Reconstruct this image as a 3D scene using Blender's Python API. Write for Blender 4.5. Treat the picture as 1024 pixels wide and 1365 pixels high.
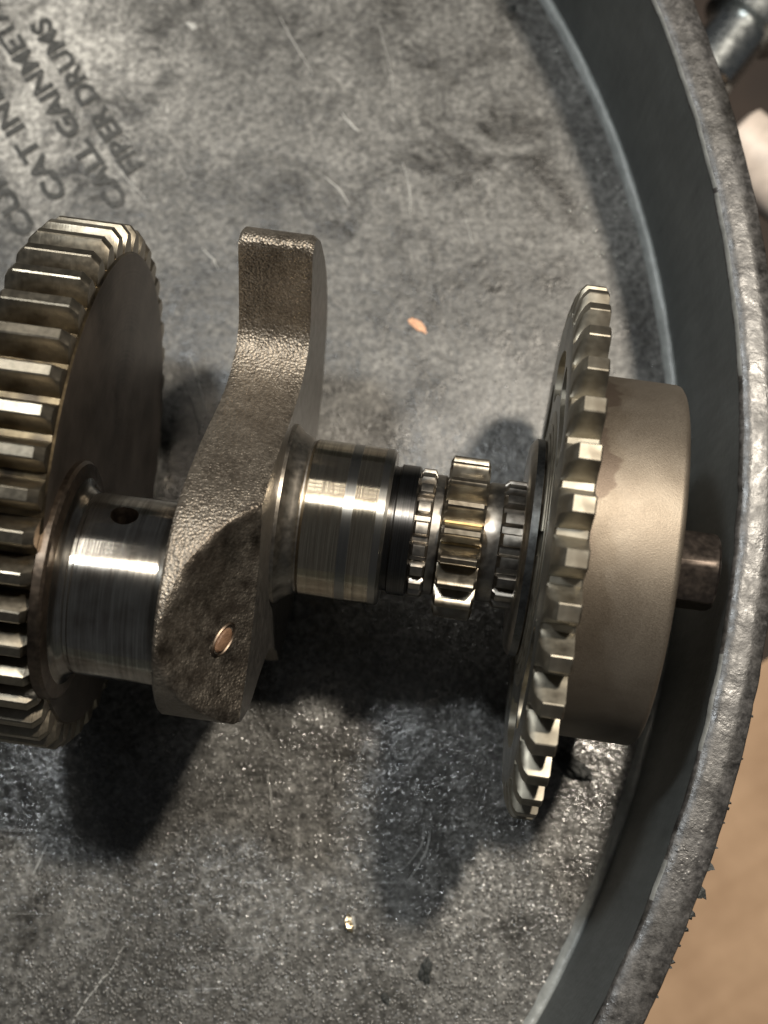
import bpy, bmesh, math, random
import numpy as np
from mathutils import Vector, Matrix, noise

random.seed(7)
S = 0.001                       # everything below is measured in millimetres
scene = bpy.context.scene
for o in list(bpy.data.objects):
    bpy.data.objects.remove(o)
COL = scene.collection
R = math.radians

# ------------------------------------------------------------------ camera
FPX = 2088.0
TAU, BETA, HC = R(12.5), R(0.7), 442.8
cam_d = bpy.data.cameras.new('camera')
cam = bpy.data.objects.new('camera', cam_d)
COL.objects.link(cam)
cam_d.sensor_fit = 'VERTICAL'
cam_d.sensor_height = 36
cam_d.lens = FPX / 1365 * 36
CROT = Matrix.Rotation(BETA, 3, 'Y') @ Matrix.Rotation(TAU, 3, 'X')
cam.matrix_world = Matrix.Translation((0, 0, HC * S)) @ CROT.to_4x4()
cam_d.clip_start = 0.01
cam_d.clip_end = 20
cam_d.dof.use_dof = True
cam_d.dof.focus_distance = 0.366
cam_d.dof.aperture_fstop = 13
scene.camera = cam

def at(px, py, z=0.0):
    """where a line of sight of the photograph meets the level z (mm)"""
    d = CROT @ Vector(((px - 512) / FPX, -(py - 682.5) / FPX, -1))
    t = (z - HC) / d.z
    return Vector((d.x * t, d.y * t, z))

# ------------------------------------------------------------------ light
w = bpy.data.worlds.new('World')
scene.world = w
w.use_nodes = True
bg = w.node_tree.nodes['Background']
bg.inputs[0].default_value = (0.92, 0.96, 1.0, 1)
bg.inputs[1].default_value = 0.045

def lamp(name, loc, target, watt, col, size, size_y=None):
    l = bpy.data.lights.new(name, 'AREA')
    l.energy = watt
    l.color = col
    l.shape = 'DISK' if size_y is None else 'RECTANGLE'
    l.size = size * S
    if size_y:
        l.size_y = size_y * S
    o = bpy.data.objects.new(name, l)
    COL.objects.link(o)
    o.location = Vector(loc) * S
    o.rotation_euler = (Vector(target) - Vector(loc)).to_track_quat('-Z', 'Y').to_euler()
    return o

lamp('warm_lamp', (262, 285, 810), (20, 80, 40), 7.6, (1.0, 0.90, 0.76), 60)
for yy, zz in ((470, 900), (600, 870), (730, 840)):      # three unseen strip lamps, added for sheen and banded reflections
    lamp('fill_strip', (-230, yy, zz), (-20, 100, 30), 0.42, (1.0, 0.96, 0.88), 460, 34)
lamp('cool_lamp', (-190, 300, 825), (0, 80, 40), 2.4, (0.93, 0.98, 1.0), 80)

scene.render.engine = 'CYCLES'
scene.view_settings.view_transform = 'Standard'
scene.view_settings.look = 'None'
scene.view_settings.exposure = 0.22
scene.view_settings.gamma = 1.0

# ------------------------------------------------------------------ helpers
def link(name, me, mat=None, parent=None, smooth=35):
    o = bpy.data.objects.new(name, me)
    COL.objects.link(o)
    if mat is not None and len(me.materials) == 0:
        for m in (mat if isinstance(mat, (list, tuple)) else [mat]):
            me.materials.append(m)
    if parent is not None:
        o.parent = parent
    if smooth is not None:
        for p in me.polygons:
            p.use_smooth = True
        me.set_sharp_from_angle(angle=R(smooth))
    return o

def tag(o, label, cat=None, group=None, kind=None):
    o['label'] = label
    if cat: o['category'] = cat
    if group: o['group'] = group
    if kind: o['kind'] = kind
    return o

def mesh_of(name, verts, faces):
    me = bpy.data.meshes.new(name)
    me.from_pydata([(v[0] * S, v[1] * S, v[2] * S) for v in verts], [], faces)
    bm = bmesh.new(); bm.from_mesh(me)
    bmesh.ops.remove_doubles(bm, verts=bm.verts, dist=1e-7)
    bmesh.ops.recalc_face_normals(bm, faces=bm.faces)
    bm.to_mesh(me); bm.free()
    me.update()
    return me

def lathe_x(name, prof, n=96, cy=0.0, cz=0.0, wob=None):
    """closed solid turned about the x axis; prof = [(x, r), ...]"""
    vs, fs = [], []
    for (x, r) in prof:
        for k in range(n):
            a = 2 * math.pi * k / n
            vs.append((x, cy + r * math.sin(a), cz + r * math.cos(a)))
    m = len(prof)
    for i in range(m - 1):
        for k in range(n):
            k2 = (k + 1) % n
            fs.append((i * n + k, i * n + k2, (i + 1) * n + k2, (i + 1) * n + k))
    fs.append(tuple(range(n)))
    fs.append(tuple((m - 1) * n + k for k in range(n)))
    return mesh_of(name, vs, fs)

def loft(name, sections):
    n = len(sections[0])
    vs = [v for s in sections for v in s]
    fs = []
    for i in range(len(sections) - 1):
        for k in range(n):
            k2 = (k + 1) % n
            fs.append((i * n + k, i * n + k2, (i + 1) * n + k2, (i + 1) * n + k))
    fs.append(tuple(range(n)))
    fs.append(tuple((len(sections) - 1) * n + k for k in range(n)))
    return mesh_of(name, vs, fs)

def boolean(o, cutters, solver='EXACT'):
    """cut each mesh away from o and keep the result as o's own mesh"""
    for c in cutters:
        co = bpy.data.objects.new('cutter', c)
        COL.objects.link(co)
        co.matrix_world = CM
        md = o.modifiers.new('b', 'BOOLEAN')
        md.operation = 'DIFFERENCE'
        md.object = co
        md.solver = solver
        bpy.context.view_layer.update()
        dg = bpy.context.evaluated_depsgraph_get()
        me = bpy.data.meshes.new_from_object(o.evaluated_get(dg))
        o.modifiers.clear()
        o.data = me
        bpy.data.objects.remove(co)

def spline(pts, sub=8, closed=True):
    out = []
    n = len(pts)
    P = [Vector(p) for p in pts]
    for i in range(n if closed else n - 1):
        if closed:
            p0, p1, p2, p3 = P[i - 1], P[i], P[(i + 1) % n], P[(i + 2) % n]
        else:
            p0, p1, p2, p3 = P[max(i - 1, 0)], P[i], P[i + 1], P[min(i + 2, n - 1)]
        for s in range(sub):
            t = s / sub
            out.append(0.5 * ((2 * p1) + (p2 - p0) * t + (2 * p0 - 5 * p1 + 4 * p2 - p3) * t * t
                              + (3 * p1 - p0 - 3 * p2 + p3) * t ** 3))
    if not closed:
        out.append(P[-1])
    return out

# ------------------------------------------------------------------ materials
class N:
    """small node builder; coordinates are object space in millimetres"""
    def __init__(s, name):
        s.m = bpy.data.materials.new(name)
        s.m.use_nodes = True
        s.t = s.m.node_tree
        s.b = s.t.nodes['Principled BSDF']
        tc = s.t.nodes.new('ShaderNodeTexCoord')
        mp = s.t.nodes.new('ShaderNodeVectorMath'); mp.operation = 'SCALE'
        s.t.links.new(tc.outputs['Object'], mp.inputs[0])
        mp.inputs['Scale'].default_value = 1000
        s.co = mp.outputs[0]
    def put(s, sock, v):
        if hasattr(v, 'is_linked') or hasattr(v, 'links'):
            s.t.links.new(v, sock)
        else:
            sock.default_value = v
    def set(s, **k):
        for a, v in k.items():
            n = a.replace('_', ' ')
            s.put(s.b.inputs[n], v)
        return s
    def scaled(s, v):
        n = s.t.nodes.new('ShaderNodeVectorMath'); n.operation = 'MULTIPLY'
        s.t.links.new(s.co, n.inputs[0]); n.inputs[1].default_value = v
        return n.outputs[0]
    def noise(s, scale, detail=3, rough=.55, vec=None, dist=0.0):
        n = s.t.nodes.new('ShaderNodeTexNoise')
        s.t.links.new(vec if vec is not None else s.co, n.inputs['Vector'])
        n.inputs['Scale'].default_value = scale
        n.inputs['Detail'].default_value = detail
        n.inputs['Roughness'].default_value = rough
        n.inputs['Distortion'].default_value = dist
        return n.outputs['Fac']
    def voro(s, scale, feature='SMOOTH_F1', vec=None, rnd=1.0):
        n = s.t.nodes.new('ShaderNodeTexVoronoi')
        n.feature = feature
        s.t.links.new(vec if vec is not None else s.co, n.inputs['Vector'])
        n.inputs['Scale'].default_value = scale
        n.inputs['Randomness'].default_value = rnd
        return n.outputs['Distance']
    def ramp(s, fac, stops, interp='LINEAR'):
        n = s.t.nodes.new('ShaderNodeValToRGB')
        s.t.links.new(fac, n.inputs[0])
        cr = n.color_ramp
        cr.interpolation = interp
        while len(cr.elements) < len(stops):
            cr.elements.new(0.5)
        for e, (p, c) in zip(cr.elements, stops):
            e.position = p
            e.color = (c, c, c, 1) if isinstance(c, (int, float)) else (c[0], c[1], c[2], 1)
        return n.outputs[0]
    def math(s, op, a, b=0.0, clamp=False):
        n = s.t.nodes.new('ShaderNodeMath'); n.operation = op; n.use_clamp = clamp
        s.put(n.inputs[0], a); s.put(n.inputs[1], b)
        return n.outputs[0]
    def mix(s, f, a, b):
        n = s.t.nodes.new('ShaderNodeMix'); n.data_type = 'RGBA'
        s.put(n.inputs[0], f)
        for i, v in ((6, a), (7, b)):
            if isinstance(v, tuple): v = (v[0], v[1], v[2], 1)
            s.put(n.inputs[i], v)
        return n.outputs[2]
    def axis(s, i):
        n = s.t.nodes.new('ShaderNodeSeparateXYZ')
        s.t.links.new(s.co, n.inputs[0])
        return n.outputs[i]
    def bump(s, h, mm, strength=1.0, prev=None):
        n = s.t.nodes.new('ShaderNodeBump')
        s.put(n.inputs['Height'], h)
        n.inputs['Distance'].default_value = mm * S
        n.inputs['Strength'].default_value = strength
        if prev is not None:
            s.t.links.new(prev, n.inputs['Normal'])
        return n.outputs[0]

def mat_lid(name, dark=0.012, light=0.075, tint=(1, .98, .92), grain=1.0, rough=(.17, .34), pale_zones=(), film=.20):
    m = N(name)
    blot = m.noise(.028, 5, .62)
    mid = m.noise(.22, 4, .65, dist=.6)
    fine = m.noise(.75, 6, .8)
    f = m.math('ADD', m.math('MULTIPLY', blot, .40), m.math('ADD', m.math('MULTIPLY', mid, .30), m.math('MULTIPLY', fine, .30)))
    col = m.ramp(f, [(.40, tuple(dark * t for t in tint)), (.5, tuple((dark * .5 + light * .5) * t for t in tint)),
                     (.60, tuple(light * t for t in tint))])
    # pale scuffed film in drifts, painted sheen in set zones, dark greasy smears
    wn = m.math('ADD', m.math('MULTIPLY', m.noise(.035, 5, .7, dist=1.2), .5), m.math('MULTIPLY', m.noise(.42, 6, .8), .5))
    wear_sheen = m.ramp(wn, [(.46, 0.0), (.60, .6)])
    for (wx, wy, wr, wk) in pale_zones:
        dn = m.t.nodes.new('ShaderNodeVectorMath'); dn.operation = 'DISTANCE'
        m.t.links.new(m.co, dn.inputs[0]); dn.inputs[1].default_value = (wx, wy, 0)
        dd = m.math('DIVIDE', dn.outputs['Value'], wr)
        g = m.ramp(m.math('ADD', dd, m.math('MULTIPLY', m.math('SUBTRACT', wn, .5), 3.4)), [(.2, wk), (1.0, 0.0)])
        wear_sheen = m.math('MAXIMUM', wear_sheen, g)
    col = m.mix(wear_sheen, col, tuple(film * t for t in tint))
    if pale_zones:  # sheen round the lettering, painted in as a paler patch
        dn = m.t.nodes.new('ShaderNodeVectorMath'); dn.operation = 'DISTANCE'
        m.t.links.new(m.co, dn.inputs[0]); dn.inputs[1].default_value = (pale_zones[0][0] - 6, pale_zones[0][1] + 8, 0)
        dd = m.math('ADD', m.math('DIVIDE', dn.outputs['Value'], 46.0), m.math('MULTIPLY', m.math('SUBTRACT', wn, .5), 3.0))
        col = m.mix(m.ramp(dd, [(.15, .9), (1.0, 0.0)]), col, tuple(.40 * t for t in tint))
    grease = m.ramp(m.noise(.035, 7, .72, dist=1.2), [(.46, 0.0), (.64, .85)])
    col = m.mix(grease, col, (.012, .011, .009))
    # ingrained dirt: a fine uneven mottle
    mt_ = m.math('MULTIPLY', m.ramp(m.noise(.5, 6, .72, dist=.4), [(.36, .45), (.5, 1.0), (.64, 1.75)]), 1.0)
    vm = m.t.nodes.new('ShaderNodeVectorMath'); vm.operation = 'SCALE'
    m.t.links.new(col, vm.inputs[0]); m.t.links.new(mt_, vm.inputs['Scale'])
    col = vm.outputs[0]
    # long fine scratches in two directions
    scr = None
    for ang, sc in ((.6, 1.0), (1.9, 1.3), (2.5, .8)):
        mp = m.t.nodes.new('ShaderNodeMapping'); m.t.links.new(m.co, mp.inputs[0])
        mp.inputs['Rotation'].default_value = (0, 0, ang); mp.inputs['Scale'].default_value = (.02, 1.0, 1)
        sn = m.ramp(m.noise(sc * .9, 2, .5, vec=mp.outputs[0]), [(.68, 0.0), (.74, 1.0)])
        scr = sn if scr is None else m.math('MAXIMUM', scr, sn)
    scr = m.math('MULTIPLY', scr, 0.0 if not pale_zones else m.ramp(m.noise(.03, 2, .5), [(.45, 0.0), (.6, 1.0)]))
    col = m.mix(m.math('MULTIPLY', scr, .45), col, tuple(.2 * t for t in tint))
    lie = m.math('ADD', m.math('MULTIPLY', m.axis(1), -.008), m.math('MULTIPLY', m.noise(.02, 3, .6), .9))
    if pale_zones:
        rg = m.math('ADD', m.ramp(lie, [(.30, .46), (.75, rough[0])]), m.math('MULTIPLY', m.math('SUBTRACT', mid, .5), .5))
        rg = m.math('SUBTRACT', rg, m.math('MULTIPLY', grease, .22))
        rg = m.math('MAXIMUM', m.math('ADD', rg, m.math('MULTIPLY', m.math('SUBTRACT', fine, .5), .5)), .12)
    else:
        rg = m.ramp(mid, [(.35, rough[0]), (.65, rough[1])])
    m.set(Base_Color=col, Roughness=rg)
    m.put(m.b.inputs['Specular IOR Level'], m.ramp(lie, [(.30, .34), (.75, .75)]) if pale_zones else .5)
    # moulded pimples of mixed size, worn down towards the lettering end of the panel
    def domes(scale, rad):
        v = m.t.nodes.new('ShaderNodeTexVoronoi'); m.t.links.new(m.co, v.inputs['Vector']); v.inputs['Scale'].default_value = scale
        sp = m.t.nodes.new('ShaderNodeSeparateColor'); m.t.links.new(v.outputs['Color'], sp.inputs[0])
        return m.math('MULTIPLY', m.ramp(v.outputs['Distance'], [(0.0, 1.0), (rad, 0.0)], 'EASE'), m.ramp(sp.outputs[0], [(.25, 0.0), (1.0, 1.0)]))
    cells = m.math('ADD', domes(.80, .46), m.math('MULTIPLY', domes(1.45, .5), .5))
    area = m.ramp(lie, [(.30, .12), (.75, 1.0)]) if pale_zones else m.ramp(m.noise(.03, 2, .5), [(.52, .06), (.68, 1.0)])
    n1 = m.bump(m.math('MULTIPLY', cells, area), (.14 if pale_zones else .18) * grain, 1.0)
    n2 = m.bump(m.noise(.75, 4, .65), .12 * grain, .9, n1)
    n3 = m.bump(m.noise(.10, 5, .65), .9 if pale_zones else .5, .6, n2)
    m.set(Normal=m.bump(scr, -.05, .8, n3))
    return m.m

def mat_wall(name):
    m = N(name)
    a = m.noise(.05, 4, .6)
    v = m.scaled((1, 1, .12))
    st = m.noise(.55, 3, .6, vec=v)
    f = m.math('ADD', m.math('MULTIPLY', a, .6), m.math('MULTIPLY', st, .4))
    m.set(Base_Color=m.ramp(f, [(.35, (.075, .082, .080)), (.65, (.125, .135, .130))]), Roughness=.5)
    m.set(Normal=m.bump(m.noise(.5, 4, .6), .25, .6))
    return m.m

def mat_metal(name, base, rough=.35, var=.25, bump_scale=2.0, bump_mm=.03, metallic=1.0, grime=None, gr=(.45, .7), lines=0.0):
    m = N(name)
    n = m.noise(.16, 4, .6)
    n2 = m.noise(1.0, 2, .5)
    f = m.math('ADD', m.math('MULTIPLY', n, .65), m.math('MULTIPLY', n2, .35))
    lo = tuple(c * (1 - var) for c in base); hi = tuple(min(1, c * (1 + var)) for c in base)
    col = m.ramp(f, [(.35, lo), (.65, hi)])
    if grime:
        g = m.ramp(m.noise(.13, 2, .5, dist=.3), [(gr[0], 0.0), (gr[1], 1.0)])
        col = m.mix(g, col, grime)
    m.set(Base_Color=col, Metallic=metallic, Roughness=m.ramp(m.noise(.5, 1, .5), [(.3, rough - .02), (.7, rough + .08)]))
    nb = m.bump(m.noise(bump_scale, 1, .5), bump_mm * .25, .8)
    if lines:
        nb = m.bump(m.noise(2.6, 3, .7, vec=m.scaled((1, .05, .05))), lines, .9, nb)
    m.set(Normal=nb)
    return m.m

def mat_turned(name, base, rough, groove=.02, dirt=0.4, bands=None, stain=(.10, .07, .05)):
    """polished journal: fine lines run round the shaft, so they vary along x only"""
    m = N(name)
    v = m.scaled((1.0, .012, .012))
    l1 = m.noise(3.2, 5, .75, vec=v)
    l2 = m.noise(.75, 4, .6, vec=v)
    blot = m.noise(.10, 3, .6)
    lo = tuple(c * .55 for c in base)
    col = m.ramp(l1, [(.36, lo), (.56, base), (.72, tuple(min(1, c * 1.25) for c in base))])
    col = m.mix(m.ramp(m.math('ADD', m.math('MULTIPLY', l2, .5), m.math('MULTIPLY', blot, .5)), [(.45, 0.0), (.66, dirt)]), col, stain)
    rg = m.ramp(l1, [(.35, rough + .12), (.6, rough), (.75, rough + .16)])
    if bands:
        x = m.axis(0)
        for (x0, x1, c, r_) in bands:
            e = m.math('MULTIPLY', m.math('MULTIPLY', m.math('SUBTRACT', x, x0), 4.0, True), m.math('MULTIPLY', m.math('SUBTRACT', x1, x), 4.0, True))
            col = m.mix(m.math('MULTIPLY', e, .85), col, c)
            mx = m.t.nodes.new('ShaderNodeMix')
            m.put(mx.inputs[0], e); m.put(mx.inputs[2], rg); mx.inputs[3].default_value = r_
            rg = mx.outputs[0]
    m.set(Base_Color=col, Metallic=1.0, Roughness=rg)
    m.b.inputs['Anisotropic'].default_value = .85
    m.b.inputs['Anisotropic Rotation'].default_value = .25
    tg = m.t.nodes.new('ShaderNodeTangent'); tg.direction_type = 'RADIAL'; tg.axis = 'X'
    m.t.links.new(tg.outputs[0], m.b.inputs['Tangent'])
    m.set(Normal=m.bump(l1, groove, .8))
    return m.m

def mat_cast(name, centre, radius):
    """cast skin, with an oil-soaked smooth patch where the pin side is scooped out"""
    m = N(name)
    n = m.noise(.9, 4, .62)
    big = m.noise(.07, 3, .6)
    dn = m.t.nodes.new('ShaderNodeVectorMath'); dn.operation = 'DISTANCE'
    m.t.links.new(m.co, dn.inputs[0]); dn.inputs[1].default_value = centre
    dd = m.math('ADD', m.math('SUBTRACT', dn.outputs['Value'], radius), m.math('MULTIPLY', m.math('SUBTRACT', m.noise(.2, 5, .7), .5), 11.0))
    wet = m.ramp(m.math('MULTIPLY', m.math('SUBTRACT', 2.6, dd), .2, True), [(0, 0.0), (1, 1.0)], 'EASE')
    col = m.ramp(m.math('ADD', m.math('MULTIPLY', n, .5), m.math('MULTIPLY', big, .5)), [(.36, (.13, .11, .088)), (.62, (.30, .265, .22))])
    col = m.mix(wet, col, m.ramp(m.noise(.12, 3, .6), [(.35, (.028, .022, .017)), (.65, (.10, .082, .065))]))
    m.set(Base_Color=col, Metallic=.85, Roughness=m.ramp(n, [(.35, .33), (.7, .5)]))
    dry = m.math('SUBTRACT', 1.0, m.math('MULTIPLY', wet, .55))
    b1 = m.bump(m.math('MULTIPLY', m.voro(1.5, 'F1'), dry), .26, .85)
    b2 = m.bump(m.math('MULTIPLY', m.noise(2.2, 3, .6), dry), .2, .8, b1)
    m.set(Normal=m.bump(m.noise(.16, 3, .5), .9, .5, b2))
    return m.m

def plain(name, col, rough=.6, metallic=0.0, bump=.05, scale=1.5, spec=.5):
    m = N(name)
    n = m.noise(scale * .4, 4, .6)
    m.set(Base_Color=m.ramp(n, [(.3, tuple(c * .7 for c in col)), (.7, tuple(min(1, c * 1.25) for c in col))]),
          Roughness=rough, Metallic=metallic)
    m.b.inputs['Specular IOR Level'].default_value = spec
    m.set(Normal=m.bump(m.noise(scale, 3, .6), bump, .7))
    return m.m

def mat_face(name, base, rough):
    """lathe-turned flat: rings about the x axis"""
    m = N(name)
    sp = m.t.nodes.new('ShaderNodeSeparateXYZ'); m.t.links.new(m.co, sp.inputs[0])
    r = m.math('SQRT', m.math('ADD', m.math('POWER', sp.outputs[1], 2.0), m.math('POWER', sp.outputs[2], 2.0)))
    cb = m.t.nodes.new('ShaderNodeCombineXYZ'); m.t.links.new(r, cb.inputs[0])
    rings = m.noise(1.7, 4, .7, vec=cb.outputs[0])
    n = m.noise(.08, 3, .6)
    m.set(Base_Color=m.ramp(m.math('ADD', m.math('MULTIPLY', n, .6), m.math('MULTIPLY', rings, .4)),
                            [(.38, tuple(c * .6 for c in base)), (.62, tuple(c * 1.3 for c in base))]), Metallic=.9, Roughness=rough)
    m.set(Normal=m.bump(rings, .09, .8))
    return m.m

M = {}
LC = Vector((-230.5, 118.6, 0)); LR, LRT, LH, LW = 311.2, 315.2, 65.4, 10.4
M['lid'] = mat_lid('worn_grey_plastic', .018, .15, pale_zones=[(p.x - LC.x, p.y - LC.y, r_, k_) for (p, r_, k_) in
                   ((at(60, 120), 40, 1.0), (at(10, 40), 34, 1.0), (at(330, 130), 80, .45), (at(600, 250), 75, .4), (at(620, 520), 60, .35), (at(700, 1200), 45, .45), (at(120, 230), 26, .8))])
M['rim'] = mat_lid('rim_plastic', .014, .062, (1, .96, .94), .6, (.26, .46), film=.10)
M['wall'] = mat_wall('smooth_grey_plastic')
M['bead'] = plain('bead_plastic', (.33, .345, .335), .34, 0, .35, .45)
def mat_letter():
    m = N('letter_plastic')
    n = m.noise(.8, 5, .75, dist=.6)
    m.set(Base_Color=m.ramp(n, [(.40, (.022, .023, .021)), (.58, (.045, .045, .042)), (.70, (.15, .148, .138))]), Roughness=.55,
          Normal=m.bump(m.noise(.9, 4, .7), .3, .8))
    return m.m
M['letter'] = mat_letter()
M['scuff'] = plain('scuffed_plastic', (.42, .42, .40), .45, 0, .1, .8)
M['score'] = plain('scored_plastic', (.03, .03, .03), .6, 0, .1, .8)
M['gear_tooth'] = mat_metal('gear_tooth_steel', (.26, .23, .18), .34, .22, 1.6, .02, 1, (.11, .085, .055), (.45, .75), .05)
M['gear_rim'] = mat_metal('oily_gear_steel', (.15, .115, .07), .34, .35, 1.2, .02, 1, (.05, .04, .03), (.45, .66))
M['gear_face'] = mat_face('dark_turned_steel', (.105, .09, .078), .48)
M['pin'] = mat_turned('polished_pin_steel', (.50, .47, .42), .15, .02, .75, None, (.12, .09, .07))
M['journal'] = mat_turned('polished_journal_steel', (.66, .575, .44), .14, .018, .35,
                          [(-9.6, -6.9, (.30, .30, .29), .34), (-1.6, 1.5, (.33, .32, .30), .34)], (.25, .16, .11))
M['web_face'] = mat_metal('ground_web_face', (.18, .168, .155), .42, .18, 1.5, .03)
M['oily'] = mat_metal('oil_black_steel', (.11, .085, .065), .36, .45, .4, .3)
M['shaft'] = mat_metal('shaft_steel', (.33, .30, .26), .32, .25, 1.6, .03, 1, (.10, .085, .07), (.5, .72))
M['dark_shaft'] = mat_turned('dark_neck_steel', (.13, .125, .12), .30, .02, .6, None, (.03, .028, .026))
M['pinion'] = mat_metal('pinion_steel', (.33, .30, .245), .30, .2, 1.4, .02, 1, (.14, .11, .075), (.45, .75), .03)
M['amber'] = mat_metal('amber_oiled_steel', (.27, .19, .085), .32, .35, 1.0, .02)
M['washer'] = mat_metal('oily_washer_steel', (.17, .17, .165), .30, .4, 1.1, .14, 1)
M['sprocket'] = mat_metal('satin_sprocket_steel', (.33, .305, .25), .46, .12, 2.2, .04, 1, (.16, .14, .11), (.5, .75))
M['sprocket_face'] = mat_face('sprocket_face_steel', (.30, .29, .26), .40)
M['rotor'] = None
M['crumb'] = plain('black_crumb', (.012, .014, .013), .6, 0, .35, 1.2)
M['hex'] = mat_metal('brown_bolt_steel', (.17, .14, .12), .36, .25, 1.6, .04)
M['plug'] = plain('tan_plug', (.17, .095, .055), .5, .2, .3, 1.0)

def mat_rotor():
    m = N('phosphated_rotor_steel')
    n = m.noise(3.6, 2, .6)
    blot = m.noise(.055, 4, .55, dist=.5)
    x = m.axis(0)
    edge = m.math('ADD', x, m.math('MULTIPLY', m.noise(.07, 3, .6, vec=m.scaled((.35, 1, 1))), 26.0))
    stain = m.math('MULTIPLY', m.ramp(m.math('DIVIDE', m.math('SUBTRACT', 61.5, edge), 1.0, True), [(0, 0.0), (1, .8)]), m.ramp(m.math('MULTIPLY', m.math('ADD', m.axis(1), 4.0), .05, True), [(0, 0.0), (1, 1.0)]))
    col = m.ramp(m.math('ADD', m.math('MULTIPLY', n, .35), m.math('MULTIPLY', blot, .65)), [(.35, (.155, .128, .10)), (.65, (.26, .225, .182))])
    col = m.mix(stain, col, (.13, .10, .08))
    m.set(Base_Color=col, Metallic=.85, Roughness=m.ramp(n, [(.3, .46), (.7, .58)]))
    m.set(Normal=m.bump(n, .07, .8))
    return m.m
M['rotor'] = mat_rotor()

# ------------------------------------------------------------------ the drum lid
lid = bpy.data.objects.new('drum_lid', None); COL.objects.link(lid)
lid.location = LC * S
tag(lid, 'scuffed dark grey plastic drum lid with raised rim under the crankshaft', 'drum lid')

def ring_mesh(name, prof, a0, a1, n, jitter=None):
    vs, fs = [], []
    full = abs(a1 - a0 - 2 * math.pi) < 1e-6
    cnt = n if full else n + 1
    for i, (r, z) in enumerate(prof):
        for k in range(cnt):
            a = a0 + (a1 - a0) * k / n
            dr, dz = jitter(i, a) if jitter else (0, 0)
            vs.append(((r + dr) * math.cos(a), (r + dr) * math.sin(a), z + dz))
    for i in range(len(prof) - 1):
        for k in range(n):
            k2 = (k + 1) % cnt
            fs.append((i * cnt + k, i * cnt + k2, (i + 1) * cnt + k2, (i + 1) * cnt + k))
    return mesh_of(name, vs, fs)

pr = [(0.5, 0)] + [(r, 0) for r in (60, 120, 180, 240, 280, 300)] + [(LR - 1, 0)]
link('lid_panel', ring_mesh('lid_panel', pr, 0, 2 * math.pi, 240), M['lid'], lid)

def jit(i, a):
    p = Vector((math.cos(a) * 30, math.sin(a) * 30, i * .31))
    return (.45 * noise.noise(p * 1.3) + .22 * noise.noise(p * 5), .3 * noise.noise(p * 2.1 + Vector((9, 0, 0))))
# bead: the raised corner line between the panel and the wall
bead_prof = [(LR - 2.9, -.3), (LR - 2.5, .9), (LR - 1.7, 1.8), (LR - .8, 2.2), (LR + .2, 2.1), (LR + 1, 1.2)]
link('bead', ring_mesh('bead', bead_prof, 0, 2 * math.pi, 900, jit), M['bead'], lid, 60)
link('wall', ring_mesh('wall', [(LR - .2, -1), (LR + .3, 4), (LR + 2, 34), (LRT - .2, LH - 1.5)], 0, 2 * math.pi, 240), M['wall'], lid)
def jit2(i, a):
    p = Vector((math.cos(a) * 40, math.sin(a) * 40, i * .2))
    k = 1.0 if i in (0, 1, 2) else .6 if i < 6 else .9
    return (k * (.35 * noise.noise(p * 1.1) + .10 * noise.noise(p * 6)), .16 * noise.noise(p * 1.5 + Vector((3, 1, 0))))
rim_prof = [(LRT - .25, LH - 2.2), (LRT - .3, LH - .9), (LRT + .6, LH - .1), (LRT + 3, LH), (LRT + 6, LH - .1), (LRT + 9.6, LH - .3), (LRT + LW - .3, LH - 1.0),
            (LRT + LW, LH - 5), (LRT + LW - .5, LH - 45), (LRT + LW - 1, -25)]
rim = link('rim', ring_mesh('rim', rim_prof, 0, 2 * math.pi, 1400, jit2), [M['rim'], plain('lip_highlight', (.15, .155, .15), .4, 0, .2, .6)], lid, 60)  # second material paints the highlight along the inner lip
for p in rim.data.polygons:
    rr_ = math.hypot(p.center.x, p.center.y) / S - LRT
    if rr_ < .35 and p.center.z / S > LH - .95 and noise.noise(Vector((p.center.x, p.center.y, 0)) * 45) > (-.45 if p.center.y > 0 else .15): p.material_index = 1
# torn flash along the outer edge
for py_, big_ in ((955, .3), (1012, .35), (1071, .5), (1078, .35), (1098, .4), (1131, .5), (1156, 1.3), (1162, .5), (1188, 1.9), (1194, .8), (1219, .9), (1224, .4), (1240, .7), (1262, .35), (1284, .7), (1291, .4), (1330, .3)):
    # a point on the outer edge at that height of the rim
    best = min((abs(at(px_, py_, LH).xy.__sub__(LC.xy).length - LRT - LW), px_) for px_ in range(800, 1030, 2))[1]
    c0 = at(best, py_, LH - 1) - LC
    d0 = Vector((c0.x, c0.y, 0)).normalized(); t0 = Vector((-d0.y, d0.x, 0))
    L_ = big_; w_ = .35 + big_ * random.uniform(.4, .9)
    sk = random.uniform(-1, 1)
    b0 = d0 * (LRT + LW - .7) + Vector((0, 0, LH - 1.2))
    vs_ = [b0 - t0 * w_, b0 + t0 * w_, b0 + Vector((0, 0, -1.5)), b0 + d0 * (.7 + L_) + t0 * sk * L_ + Vector((0, 0, random.uniform(-.8, .3))), b0 + d0 * (.7 + L_ * .4) + t0 * w_ * .5 + Vector((0, 0, .1))]
    link('burr', mesh_of('burr', vs_, [(0, 1, 4), (0, 4, 3), (1, 2, 4), (4, 2, 3), (0, 3, 2), (0, 2, 1)]), M['crumb'], lid, None)

def lid_local(px, py, z=0.0):
    return at(px, py, z) - LC

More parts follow.
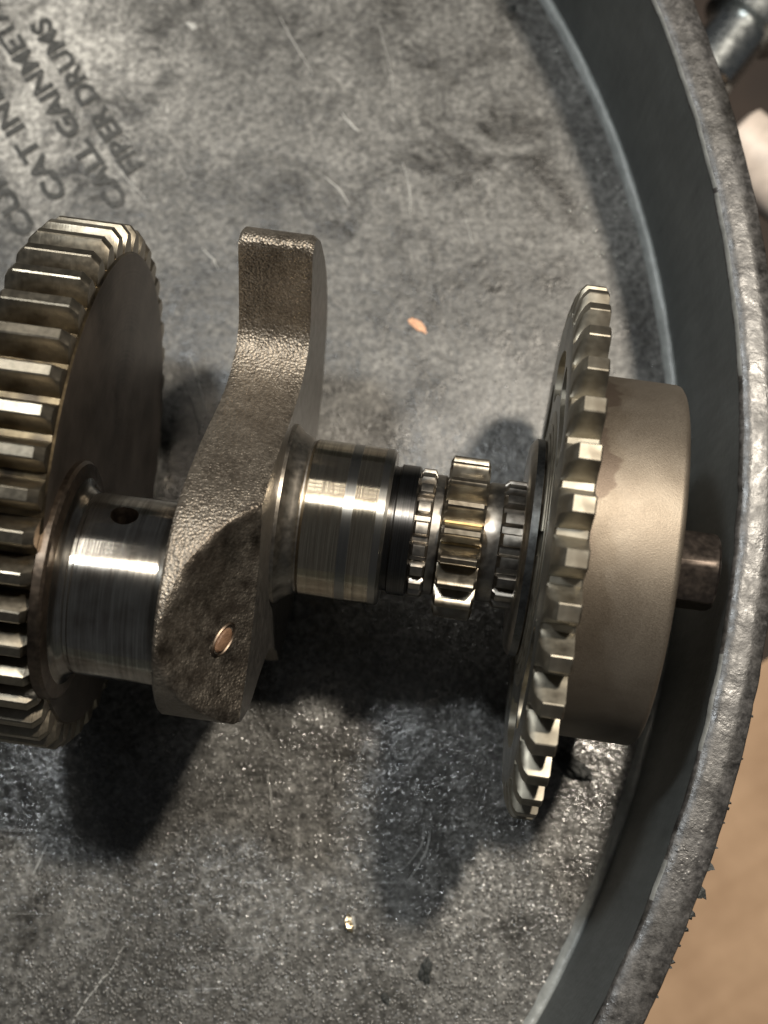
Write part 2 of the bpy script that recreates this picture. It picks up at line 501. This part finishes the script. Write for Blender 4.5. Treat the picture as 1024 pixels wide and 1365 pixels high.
# moulded pimples standing on the panel, too many and too small to tell apart
def pimples():
    rng = random.Random(3)
    vs, fs = [], []
    K = 6
    n_made = 0
    while n_made < 15000:
        x, y = rng.uniform(-135, 110), rng.uniform(-75, 150)
        p = Vector((x, y, 0)) - LC
        if p.length > LR - 4: continue
        g = noise.noise(Vector((x, y, 0)) * .022) * 1.1 + noise.noise(Vector((x, y, 7)) * .09) * .7
        k = .62 - (y + 20) * .0085 + g - max(0, x - 20) * .004
        if rng.random() > max(.02, min(1, k)): n_made += .15; continue
        n_made += 1
        r = rng.uniform(.26, .62); h = r * rng.uniform(.28, .6) * max(.35, min(1, .6 + k * .5)); el = rng.uniform(1.0, 1.6)
        a0 = rng.uniform(0, 6)
        b = len(vs)
        for (rr_, zz_) in ((1.0, -.06), (.62, h * .72), ):
            for q in range(K):
                a = a0 + 2 * math.pi * q / K
                vs.append((p.x + r * rr_ * math.cos(a), p.y + el * r * rr_ * math.sin(a), zz_))
        vs.append((p.x, p.y, h))
        for q in range(K):
            q2 = (q + 1) % K
            fs.append((b + q, b + q2, b + K + q2, b + K + q))
            fs.append((b + K + q, b + K + q2, b + 2 * K))
    me = bpy.data.meshes.new('grain')
    me.from_pydata([(v[0] * S, v[1] * S, v[2] * S) for v in vs], [], fs)
    o = link('grain', me, M['pimple'], lid, 80)
    o['kind'] = 'stuff'
M['pimple'] = plain('grain_plastic', (.06, .058, .053), .23, 0, .03, .7, .75)
pimples()

# moulded lettering
def letters(txt, p0, p1, height):
    cu = bpy.data.curves.new('lettering', 'FONT')
    cu.body = txt
    cu.size = 1.0
    cu.extrude = .02
    cu.offset = .034
    tmp = bpy.data.objects.new('tmp', cu); COL.objects.link(tmp)
    bpy.context.view_layer.update()
    me = bpy.data.meshes.new_from_object(tmp.evaluated_get(bpy.context.evaluated_depsgraph_get()))
    bpy.data.objects.remove(tmp)
    xs = [v.co.x for v in me.vertices]; ys = [v.co.y for v in me.vertices]
    x0, x1 = min(xs), max(xs); y1 = .69
    a, b = lid_local(*p0), lid_local(*p1)
    d = (b - a); L = d.length; d.normalize()
    up = Vector((-d.y, d.x, 0))
    for v in me.vertices:
        t = a + d * ((v.co.x - x0) / (x1 - x0) * L) + up * (v.co.y / y1 * height)
        z = .5 if v.co.z > 0 else -.3
        n_ = noise.noise(t * .7)
        n_ += .5 * noise.noise(t * 2.3)
        v.co = Vector((t.x + .38 * n_, t.y + .38 * noise.noise(t * .7 + Vector((5, 5, 0))), z + .12 * n_)) * S
    return link('lettering', me, M['letter'], lid, 30)
letters('FIBER DRUMS', (192, 221), (62, 22), 6.0)
letters('CALL GAINMETAL', (172, 268), (-14, -14), 6.0)
letters('CAT INDO', (92, 258), (-30, 75), 6.0)
letters('CUBES', (50, 305), (-30, 185), 6.0)

# scuffs and scores: thin raised or dark lines, each with its own course
def strip(name, pts_px, width, mat, h=.12, taper=True):
    pts = spline([lid_local(*p) for p in pts_px], 6, False)
    n = len(pts); vs, fs = [], []
    for i, p in enumerate(pts):
        d = (pts[min(i + 1, n - 1)] - pts[max(i - 1, 0)]).normalized()
        s = Vector((-d.y, d.x, 0))
        u = i / (n - 1)
        ww = width * (math.sin(math.pi * min(1, max(0, u))) ** .5 if taper else 1) * (.65 + .7 * noise.noise(p * .5) ** 2 + .2 * random.random()) + .03
        p = p + s * .35 * noise.noise(p * .35)
        vs += [p - s * ww + Vector((0, 0, -.1)), p - s * ww * .4 + Vector((0, 0, h)), p + s * ww * .4 + Vector((0, 0, h)), p + s * ww + Vector((0, 0, -.1))]
    for i in range(n - 1):
        for k in range(3):
            fs.append((i * 4 + k, i * 4 + k + 1, i * 4 + k + 5, i * 4 + k + 4))
    return link(name, mesh_of(name, vs, fs), mat, lid, 60)
for pts, wd in [(((432, 236), (450, 250), (466, 274)), .38), (((455, 150), (470, 168), (480, 176)), .45), (((536, 214), (546, 250), (547, 290)), .22),
                (((372, 20), (395, 62), (418, 100)), .22), (((618, 282), (626, 310), (631, 330)), .15), (((63, 1124), (52, 1148), (44, 1168)), .28),
                (((357, 1030), (361, 1062), (363, 1088)), .18), (((140, 1300), (118, 1330), (95, 1365)), .25), (((165, 1260), (150, 1290), (132, 1312)), .2),
                (((574, 1105), (566, 1140), (540, 1178)), .25), (((566, 1100), (560, 1130), (532, 1165)), .15), (((252, 470), (268, 520), (275, 548)), .2),
                (((268, 330), (284, 345), (292, 360)), .3), (((150, 215), (175, 245), (196, 268)), .25), (((505, 30), (520, 90), (524, 130)), .12)]:
    strip('scuff', pts, wd, M['scuff'])
for pts, wd in [(((300, 1128), (380, 1172), (470, 1225), (560, 1275)), .22), (((560, 1275), (590, 1296), (612, 1306)), .12),
                (((240, 495), (258, 545), (276, 605)), .22), (((565, 1233), (585, 1230), (602, 1228)), .28), (((360, 955), (400, 985), (418, 1000)), .25),
                (((358, 1275), (375, 1290), (398, 1308)), .35), (((436, 1328), (447, 1334), (458, 1331)), .45)]:
    strip('score_mark', pts, wd, M['score'], .05)

# ------------------------------------------------------------------ small bits on the lid
def chip(name, px, py, sx, sy, sz, rot, mat, label, cat, seed=0, z=0.0, parent=None):
    bm = bmesh.new()
    bmesh.ops.create_icosphere(bm, subdivisions=4, radius=1)
    for v in bm.verts:
        n_ = noise.noise(v.co * 1.4 + Vector((seed, seed * 2, 0))) * .6 + noise.noise(v.co * 3.5 + Vector((seed, 0, 3))) * .4 + noise.noise(v.co * 8 + Vector((seed, 0, 3))) * .2
        v.co = v.co * (1 + n_)
        v.co = Vector((v.co.x * sx, v.co.y * sy, v.co.z * sz + sz * .75)) * S
    me = bpy.data.meshes.new(name); bm.to_mesh(me); bm.free()
    o = link(name, me, mat, None, 50)
    o.location = at(px, py, z) * S
    o.rotation_euler = (0, 0, R(rot))
    tag(o, label, cat)
    return o
M['orange'] = plain('orange_chip', (.72, .40, .24), .55, 0, .1, 1)
M['brass'] = mat_metal('bright_brass', (.75, .62, .42), .25, .2, 1, .05)
chip('paint_chip', 557, 434, 2.6, 1.15, .35, -38, M['orange'], 'tiny orange chip lying on the lid between web and sprocket', 'chip', 2)
chip('metal_fleck', 466, 1232, 1.0, 2.0, .8, 10, M['brass'], 'tiny shiny brass fleck on the lid below the dark shadow', 'fleck', 5)
chip('metal_fleck', 471, 1229, .5, 1.7, .7, 8, M['scuff'], 'pale sliver lying right beside the brass fleck', 'fleck', 7)
chip('dirt_crumb', 568, 1296, 1.5, 3.2, .7, -8, M['crumb'], 'small black crumb near the lower edge, right of the brass fleck', 'crumb', 3)
chip('dirt_crumb', 514, 1331, .9, 1.5, .5, 20, M['crumb'], 'smallest black crumb, close to the bottom edge of the photo', 'crumb', 9)
chip('plastic_swarf', 766, 1024, 4.8, 2.2, 1.7, -32, M['crumb'], 'ragged black plastic scrap beside the lower sprocket teeth', 'scrap', 11)
chip('plastic_swarf', 752, 1012, 2.0, 2.2, 1.3, 15, M['crumb'], 'little black curl joined to the ragged black scrap', 'scrap', 14)
chip('pale_speck', 256, 35, 1.6, .9, .4, -30, M['scuff'], 'pale speck on the lid at the top of the photo', 'speck', 4)
chip('dark_speck', 683, 12, 1.2, 1.0, .3, 0, M['crumb'], 'dark round speck on the lid near the top edge', 'speck', 6)
chip('pale_speck', 715, 1361, 1.3, 1.1, .6, 0, M['brass'], 'pale bit at the foot of the rim wall, bottom edge', 'speck', 8)

# drops of liquid on the panel near the wall
bm = bmesh.new()
dm = N('clear_oil'); dm.set(Base_Color=(.24, .24, .225, 1), Roughness=.1)
for (px, py, r) in [(743, 68, .9), (836, 196, .9), (797, 214, .9), (807, 233, 1.0), (823, 251, 1.0), (833, 271, 1.1), (820, 290, .9), (782, 277, 1.0), (793, 307, 1.0),
                    (804, 338, .8), (795, 340, .9), (821, 342, 1.1), (830, 353, .9), (857, 280, .9), (862, 298, .9), (866, 320, 1.0), (843, 241, .8), (844, 295, .7), (777, 323, .7),
                    (788, 332, .7), (759, 281, .7), (778, 285, .6), (801, 265, .6), (872, 342, .7), (735, 1190, .8), (741, 1203, .7), (820, 1064, .8)]:
    p = at(px, py) * S
    mt = Matrix.Translation(p) @ Matrix.Diagonal((r * S, r * S * 1.15, r * S * .8, 1))
    bmesh.ops.create_icosphere(bm, subdivisions=2, radius=.85, matrix=mt)
me = bpy.data.meshes.new('oil_drops'); bm.to_mesh(me); bm.free()
tag(link('oil_drops', me, dm.m, None, 60), 'scatter of tiny clear oil drops on the lid beside the rim', 'drops', None, 'stuff')

# ------------------------------------------------------------------ beyond the rim
M['floor'] = plain('brown_floor', (.035, .022, .015), .7, 0, .3, .05)
me = mesh_of('floor', [(-900, -900, -260), (1200, -900, -260), (1200, 1500, -260), (-900, 1500, -260)], [(0, 1, 2, 3)])
tag(link('floor', me, M['floor']), 'dark brown floor far below the drum lid', None, None, 'structure')

def mat_card():
    m = N('cardboard')
    v = m.scaled((1, .05, 1))
    f = m.noise(.5, 4, .6, vec=v)
    g = m.noise(.03, 3, .6)
    m.set(Base_Color=m.ramp(m.math('ADD', m.math('MULTIPLY', f, .04), m.math('MULTIPLY', g, .96)), [(.35, (.36, .235, .145)), (.65, (.47, .32, .205))]), Roughness=.75)
    return m.m
M['card'] = mat_card()
CZ = -95
vs, fs = [], []
nx, ny = 160, 4
for i in range(nx + 1):
    for j in range(ny + 1):
        x = -30 + 260 * i / nx
        vs.append((x, -210 + 260 * j / ny, .3 * math.sin(x * 2 * math.pi / 10.0) * (.6 + .4 * math.sin(x * .37))))
for i in range(nx):
    for j in range(ny):
        a = i * (ny + 1) + j
        fs.append((a, a + 1, a + ny + 2, a + ny + 1))
k0 = len(vs)
vs += [(-30, -210, -4), (230, -210, -4), (230, 50, -4), (-30, 50, -4)]
fs += [(k0, k0 + 1, k0 + 2, k0 + 3)]
card = link('cardboard_sheet', mesh_of('cardboard_sheet', vs, fs), M['card'], None, 60)
tag(card, 'tan corrugated cardboard lying beyond the lid at bottom right', 'cardboard')
ce = at(1000, 1040, CZ)
card.location = Vector((ce.x, ce.y, CZ)) * S
card.rotation_euler = (0, 0, R(-57))

M['chrome'] = mat_metal('dull_chrome', (.55, .58, .58), .25, .15, .5, .05)
M['pipe'] = plain('cream_plastic', (.62, .53, .46), .45, 0, .1, .2)
def tube_between(name, a, b, r, mat, collars=()):
    a, b = Vector(a), Vector(b)
    L = (b - a).length
    prof = [(0, r * .82), (1.5, r)]
    for (t, w_, k) in collars:
        prof += [(t * L, r), (t * L + .6, r * k), (t * L + w_, r * k), (t * L + w_ + .6, r)]
    prof += [(L - 1.5, r), (L, r * .82)]
    o = link(name, lathe_x(name, prof, 40), mat)
    o.location = a * S
    o.rotation_euler = (b - a).to_track_quat('X', 'Z').to_euler()
    return o
a = at(935, 105, -60); b = at(1075, -75, -60)
tag(tube_between('metal_pipe', a, b, 11, M['chrome'], ((.36, 7, 1.35), (.66, 9, 1.5))), 'out of focus silver pipe fitting beyond the rim, top right corner', 'pipe')
a = at(975, 185, -80); b = at(1120, 305, -80)
tag(tube_between('plastic_pipe', a, b, 14, M['pipe'], ()), 'out of focus cream tube just beyond the rim, below the silver fitting', 'tube')

# ------------------------------------------------------------------ the crankshaft
# local frame: x along the shaft, y towards the top of the photo, z towards the camera
crank = bpy.data.objects.new('crankshaft', None); COL.objects.link(crank)
AX = 65.0
o3 = at(512, 703, AX)
CM = Matrix.Translation(o3 * S) @ (Matrix.Rotation(R(-8.3), 4, 'Z') @ Matrix.Rotation(TAU, 4, 'X'))
crank.matrix_world = CM
tag(crank, 'oily steel engine crankshaft with large gear, sprocket and rotor lying on the lid', 'crankshaft')

def ring_of(parent, name, me, n, phase, mat, skip=()):
    for k in range(n):
        if k in skip: continue
        o = bpy.data.objects.new(name, me)
        COL.objects.link(o)
        o.parent = parent
        o.rotation_euler = (phase + 2 * math.pi * k / n, 0, 0)
    if len(me.materials) == 0:
        me.materials.append(mat)
    for p in me.polygons: p.use_smooth = True
    me.set_sharp_from_angle(angle=R(28))

def tooth(name, x0, x1, prof, root, ch, end=.45, ch2=None):
    """prof: (radius, half width) from root to tip; ends bevelled over ch millimetres"""
    def sec(x, k):
        pts = []
        for (r, hw) in prof:
            pts.append((x, -hw, root + (r - root) * k if r > root else r))
        for (r, hw) in reversed(prof):
            pts.append((x, hw, root + (r - root) * k if r > root else r))
        return pts
    ch2 = ch if ch2 is None else ch2
    return loft(name, [sec(x0, end), sec(x0 + ch, 1), sec(x1 - ch2, 1), sec(x1, end)])

# large gear
GX0, GX1 = -88.5, -69.6
gear = link('large_gear', lathe_x('large_gear', [(-88.9, 20), (-88.9, 57.5), (-88.2, 58.7), (GX1 - .2, 58.7), (GX1 + .5, 58.2), (-68.9, 57.4), (-68.7, 56.8), (-68.7, 20)], 180),
            [M['gear_rim'], M['gear_face']], crank)
for p in gear.data.polygons:
    if abs(p.normal.x) > .6: p.material_index = 1
gp = [(57.6, 3.6), (58.8, 3.35), (60.2, 3.05), (61.6, 2.68), (62.9, 2.25), (64.0, 1.8), (64.75, 1.45), (65.0, 1.1)]
ring_of(gear, 'tooth', tooth('gear_tooth', GX0, GX1, gp, 58.6, 1.9, .68), 45, -.095, M['gear_tooth'])
# inner stub on the far side of the gear
link('shaft_stub', lathe_x('shaft_stub', [(-108, 18.4), (-107, 19.4), (-90, 19.4), (-88, 21)], 64), M['shaft'], crank)

# crank pin, carried off the shaft axis
PY, PZ, PR = -21.4, 32.0, 21.0
pin = link('crank_pin', lathe_x('crank_pin', [(-69.5, 27.5), (-67.6, 27.5), (-66.9, 26.9), (-66.7, 25.2), (-66.4, 23.6), (-65.9, 22.4), (-65.1, 21.6), (-64.3, 21.1), (-63.9, 20.6), (-63.2, 20.6), (-62.8, PR),
                                             (-44.2, PR), (-43.7, PR - .35), (-41, PR - .35)], 160, PY, PZ), [M['pin'], M['oily']], crank)
hole_n = Vector((0, .80, .60))
def cyl(a, d, r, L, n=32):
    d = Vector(d).normalized()
    q = d.to_track_quat('X', 'Z')
    vs = []
    for x in (0, L):
        for k in range(n):
            t = 2 * math.pi * k / n
            vs.append(Vector(a) + q @ Vector((x, r * math.cos(t), r * math.sin(t))))
    fs = [tuple(range(n)), tuple(n + k for k in range(n))] + [(k, (k + 1) % n, n + (k + 1) % n, n + k) for k in range(n)]
    return mesh_of('cut', vs, fs)
hp = Vector((-55.0, PY, PZ))
boolean(pin, [cyl(hp + hole_n * 8, hole_n, 3.1, 30)])
for p in pin.data.polygons:
    c = p.center / S
    if c.x < -66.2 or (Vector((0, c.y - PY, c.z - PZ)).length < PR - 1 and -62 < c.x < -46): p.material_index = 1
    p.use_smooth = True
pin.data.set_sharp_from_angle(angle=R(35))

# crank web: outline in (down-photo, towards-camera) millimetres, made solid between two faces
ol = [(-62.5, 17.5), (-55.5, 10.0), (-44, -1), (-34, 1.5), (-25, 12), (-15, 30), (-4, 46), (6, 55), (20, 59), (33, 57), (42, 49), (48, 36), (46.5, 20), (40, 6), (35, -8), (37, -26),
      (40, -40), (26, -54), (8, -61), (-14, -61), (-36, -54), (-54, -40), (-64, -20), (-67.5, 0), (-67.6, 8), (-66.3, 14.5)]
pts = spline(ol, 8)
sec = []
for x, k in [(-42.7, -.8), (-42.1, 0)] + [(-42.1 + 16.1 * q_ / 14, 0) for q_ in range(1, 14)] + [(-26.0, 0), (-24.8, -1.1)]:
    row = []
    n = len(pts)
    for i, p in enumerate(pts):
        row.append((x, -p.x * (1 + k * .011), p.y * (1 + k * .011)))
    sec.append(row)
# scooped relief on the pin side
A = [Vector(v) for v in ((-24.8, 3, 49.5), (-38.5, -13, 59.3), (-40.3, -37, 55.5))]
# a large ball through three rim points, bulging a little way into the web
e1, e2 = A[1] - A[0], A[2] - A[0]
nn = e1.cross(e2)
cc = A[0] + (e2.length_squared * nn.cross(e1) * -1 + e1.length_squared * nn.cross(e2)) * (-1 / (2 * nn.length_squared))
if nn.z < 0: nn = -nn
rc = (cc - A[0]).length
rr = 74.0
c = cc + nn.normalized() * math.sqrt(rr * rr - rc * rc)
print('scoop', c, rr)
SC, SR = Vector(c), rr
M['cast'] = mat_cast('cast_web_steel', tuple(SC), SR)
web = link('crank_web', loft('crank_web', sec), [M['cast'], M['web_face']], crank)
bm = bmesh.new()
bmesh.ops.create_icosphere(bm, subdivisions=5, radius=SR * S, matrix=Matrix.Translation(SC * S))
sm = bpy.data.meshes.new('cut'); bm.to_mesh(sm); bm.free()
boolean(web, [sm])
scoop_ids = set()
for p in web.data.polygons:
    c_ = p.center / S
    if abs((c_ - SC).length - SR) < .6 and p.normal.dot((SC - c_).normalized()) > .8: p.material_index = 0; scoop_ids.add(p.index)
    elif abs(p.normal.x) > .8: p.material_index = 1
    else: p.material_index = 0
    p.use_smooth = True
web.data.set_sharp_from_angle(angle=R(32))
# the scoop runs out softly into the cast skin
bm = bmesh.new(); bm.from_mesh(web.data); bm.faces.ensure_lookup_table()
for e in bm.edges:
    if len(e.link_faces) == 2:
        a_, b_ = e.link_faces
        if (a_.index in scoop_ids) != (b_.index in scoop_ids) and a_.material_index == 0 and b_.material_index == 0:
            e.smooth = True
bm.to_mesh(web.data); bm.free()

# main journal and the shaft towards the sprocket
link('thrust_collar', lathe_x('thrust_collar', [(-25.5, 22.4), (-24.0, 22.2), (-23.2, 21.4), (-22.4, 20.6), (-21.2, 20.0), (-20.2, 19.5), (-19.6, 18.9), (-19.0, 18.9), (-18.5, 18.9)], 128), M['shaft'], crank)
link('main_journal', lathe_x('main_journal', [(-19.2, 17), (-19.2, 18.9), (-18.5, 19.4), (.3, 19.4), (1.0, 18.8), (1.0, 12)], 160), M['journal'], crank)
link('shaft_neck', lathe_x('shaft_neck', [(.6, 15.4), (2.4, 15.4), (2.8, 16.1), (7.1, 16.1), (7.5, 15.7), (7.5, 10)], 128), M['dark_shaft'], crank)
sh = link('pinion_shaft', lathe_x('pinion_shaft', [(7, 14.1), (11.2, 14.1), (11.6, 14.8), (13.6, 14.8), (14.2, 14.3), (24.2, 14.3), (25, 14.7), (28.0, 14.7), (28.4, 14.2), (36, 14.2)], 128), M['shaft'], crank)
st = [(13.6, 1.95), (14.6, 1.8), (15.3, 1.6), (15.75, 1.35), (15.85, 1.0)]
ring_of(sh, 'spline_tooth', tooth('spline_tooth', 7.6, 11.4, st, 14, .5, .6), 18, -.08, M['shaft'])
st2 = [(13.6, 1.75), (14.6, 1.65), (15.4, 1.5), (15.75, 1.3), (15.85, .9)]
ring_of(sh, 'spline_tooth', tooth('spline_tooth_b', 28.0, 34.5, st2, 14, 1.0, .3, .2), 18, -.08, M['shaft'])
pinion = link('pinion', lathe_x('pinion', [(14.4, 10), (14.4, 14.6), (14.7, 14.9), (23.6, 14.9), (23.9, 14.6), (23.9, 10)], 128), M['amber'], crank)
pp = [(14.2, 2.7), (14.9, 2.2), (15.9, 1.95), (17.0, 1.72), (18.1, 1.45), (19.1, 1.12), (19.75, .85), (20.0, .55)]
ring_of(pinion, 'tooth', tooth('pinion_tooth', 14.2, 24.1, pp, 14.6, .7, .7), 18, -.08, M['pinion'])
wsh = link('thrust_washer', lathe_x('thrust_washer', [(33.2, 10), (33.0, 25.0), (33.7, 26.2), (34.3, 26.8), (36.1, 26.8), (36.5, 26.4), (36.7, 25.6), (36.7, 10)], 160), [M['shaft'], M['washer']], crank)
for p in wsh.data.polygons:
    if abs(p.normal.x) < .3: p.material_index = 1

# sprocket
SX0, SX1 = 37.7, 45.2
hub = link('sprocket_hub', lathe_x('sprocket_hub', [(36.2, 10), (36.2, 24.8), (36.6, 24.8), (36.6, 28.2), (36.8, 28.5), (37.1, 28.5), (37.1, 30.6), (37.25, 30.8), (37.4, 30.8), (37.4, 33.6), (37.6, 34), (39, 34), (39, 10)], 160),
           M['sprocket'], crank)
boolean(hub, [mesh_of('cut', [(x, y, z) for x in (35.5, 37.3) for y in (-1.2, 4.6) for z in (24, 33)],
                      [(0, 1, 3, 2), (4, 6, 7, 5), (0, 4, 5, 1), (2, 3, 7, 6), (0, 2, 6, 4), (1, 5, 7, 3)])])
spr = link('sprocket', lathe_x('sprocket', [(SX0, 12), (SX0, 57.0), (SX0 + .5, 57.9), (SX1 - .4, 58.3), (SX1, 58), (SX1, 12)], 216), [M['sprocket'], M['sprocket_face']], crank)
def kidney(a_mid, half, r0, r1, x0, x1):
    rm, rw = (r0 + r1) / 2, (r1 - r0) / 2
    out = []
    K = 14
    for i in range(K + 1):
        a = a_mid - half + 2 * half * i / K
        out.append((a, r1))
    for i in range(1, 8):
        t = math.pi / 2 - math.pi * i / 8
        out.append((a_mid + half + rw * math.cos(t) / rm, rm + rw * math.sin(t)))
    for i in range(K + 1):
        a = a_mid + half - 2 * half * i / K
        out.append((a, r0))
    for i in range(1, 8):
        t = math.pi / 2 - math.pi * i / 8
        out.append((a_mid - half - rw * math.cos(t) / rm, rm - rw * math.sin(t)))
    return loft('cut', [[(x, -r * math.cos(a), r * math.sin(a)) for (a, r) in out] for x in (x0, x1)])
boolean(spr, [kidney(R(a), R(13), 38.0, 48.8, SX0 - 2, SX1 + 2) for a in (2, 47, 137, 180, 224, 316)])
for p in spr.data.polygons:
    p.material_index = 1 if (p.normal.x < -.9) else 0
    p.use_smooth = True
spr.data.set_sharp_from_angle(angle=R(30))
# chain teeth: flat tip, hollow flanks, the left side rounded off towards the tip
tp = [(57.0, 4.6), (58.1, 4.25), (59.2, 3.7), (60.6, 3.15), (62.2, 2.65), (63.8, 2.25), (64.9, 1.95), (65.1, 1.7)]
def sprocket_tooth():
    secs = []
    for x, rmax in ((SX0 + .05, 58.2), (SX0 + .35, 60.2), (SX0 + .9, 62.2), (SX0 + 1.6, 63.8), (SX0 + 2.3, 64.7), (SX0 + 2.7, 65.1), (SX1 - .35, 65.1), (SX1, 64.6)):
        k = (rmax - 58) / (65.1 - 58)
        row = [(x, -hw, 58 + (r - 58) * k if r > 58 else r) for (r, hw) in tp] + [(x, hw, 58 + (r - 58) * k if r > 58 else r) for (r, hw) in reversed(tp)]
        secs.append(row)
    return loft('sprocket_tooth', secs)
ring_of(spr, 'tooth', sprocket_tooth(), 36, 0.0, M['sprocket'])

# rotor drum and end bolt
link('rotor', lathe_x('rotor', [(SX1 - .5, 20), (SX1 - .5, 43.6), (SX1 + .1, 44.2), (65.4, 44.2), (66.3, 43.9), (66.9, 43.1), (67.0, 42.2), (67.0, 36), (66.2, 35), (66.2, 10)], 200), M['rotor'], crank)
hexv = []
def hexsec(x, r, rnd=0):
    row = []
    for k in range(6):
        a0 = R(14.5) + math.pi / 3 * k
        for j in range(8):
            p0 = Vector((math.sin(a0), math.cos(a0))); p1 = Vector((math.sin(a0 + math.pi / 3), math.cos(a0 + math.pi / 3)))
            q = p0.lerp(p1, j / 8)
            l = min(q.length * r, r - rnd)
            q = q.normalized() * l
            row.append((x, q.x, q.y))
    return row
bolt = link('end_bolt', loft('end_bolt', [hexsec(70.2, 10.2, .25), hexsec(79.8, 10.2, .25), hexsec(80.9, 10.2, .8), hexsec(81.5, 9.8, 1.2), hexsec(81.7, 8.4, .6)]), M['hex'], crank, 25)
link('bolt_flange', lathe_x('bolt_flange', [(66, 9), (66, 11.5), (69.6, 11.5), (70.2, 10.8), (70.4, 8)], 64), M['hex'], crank)

# oil-way plug in the web: a tan ball set in a ring
def web_point(px, py):
    """the point of the scooped face met by a line of sight"""
    inv = CM.inverted()
    o_ = (inv @ cam.matrix_world.translation) / S
    d_ = ((inv @ (at(px, py, 0) * S)) / S - o_).normalized()
    b_ = d_.dot(o_ - SC); c_ = (o_ - SC).length_squared - SR * SR
    disc = b_ * b_ - c_
    if disc < 0: return None
    return o_ + d_ * (-b_ + math.sqrt(disc))
q = web_point(297, 853)
print('plug', q)
if q is not None:
    nrm = (SC - q).normalized()
    pu = Vector((1, 1.1, 0)); pu = (pu - nrm * pu.dot(nrm)).normalized(); pv = nrm.cross(pu)
    def ringlathe(name, prof, n=40):
        vs = [tuple(q + pu * (1.15 * r * math.cos(2 * math.pi * k / n)) + pv * (.62 * r * math.sin(2 * math.pi * k / n)) + nrm * z) for (r, z) in prof for k in range(n)]
        fs = [(i * n + k, i * n + (k + 1) % n, (i + 1) * n + (k + 1) % n, (i + 1) * n + k) for i in range(len(prof) - 1) for k in range(n)]
        return mesh_of(name, vs, fs + [tuple((len(prof) - 1) * n + k for k in range(n))])
    link('plug_ring', ringlathe('plug_ring', [(4.0, -.6), (3.9, .25), (3.5, .5), (3.1, .3), (3.0, -.5)]), M['oily'], web)
    link('oil_plug', ringlathe('oil_plug', [(2.7, -1), (2.7, .3), (2.3, .75), (1.2, .95), (.3, 1)]), M['plug'], web)
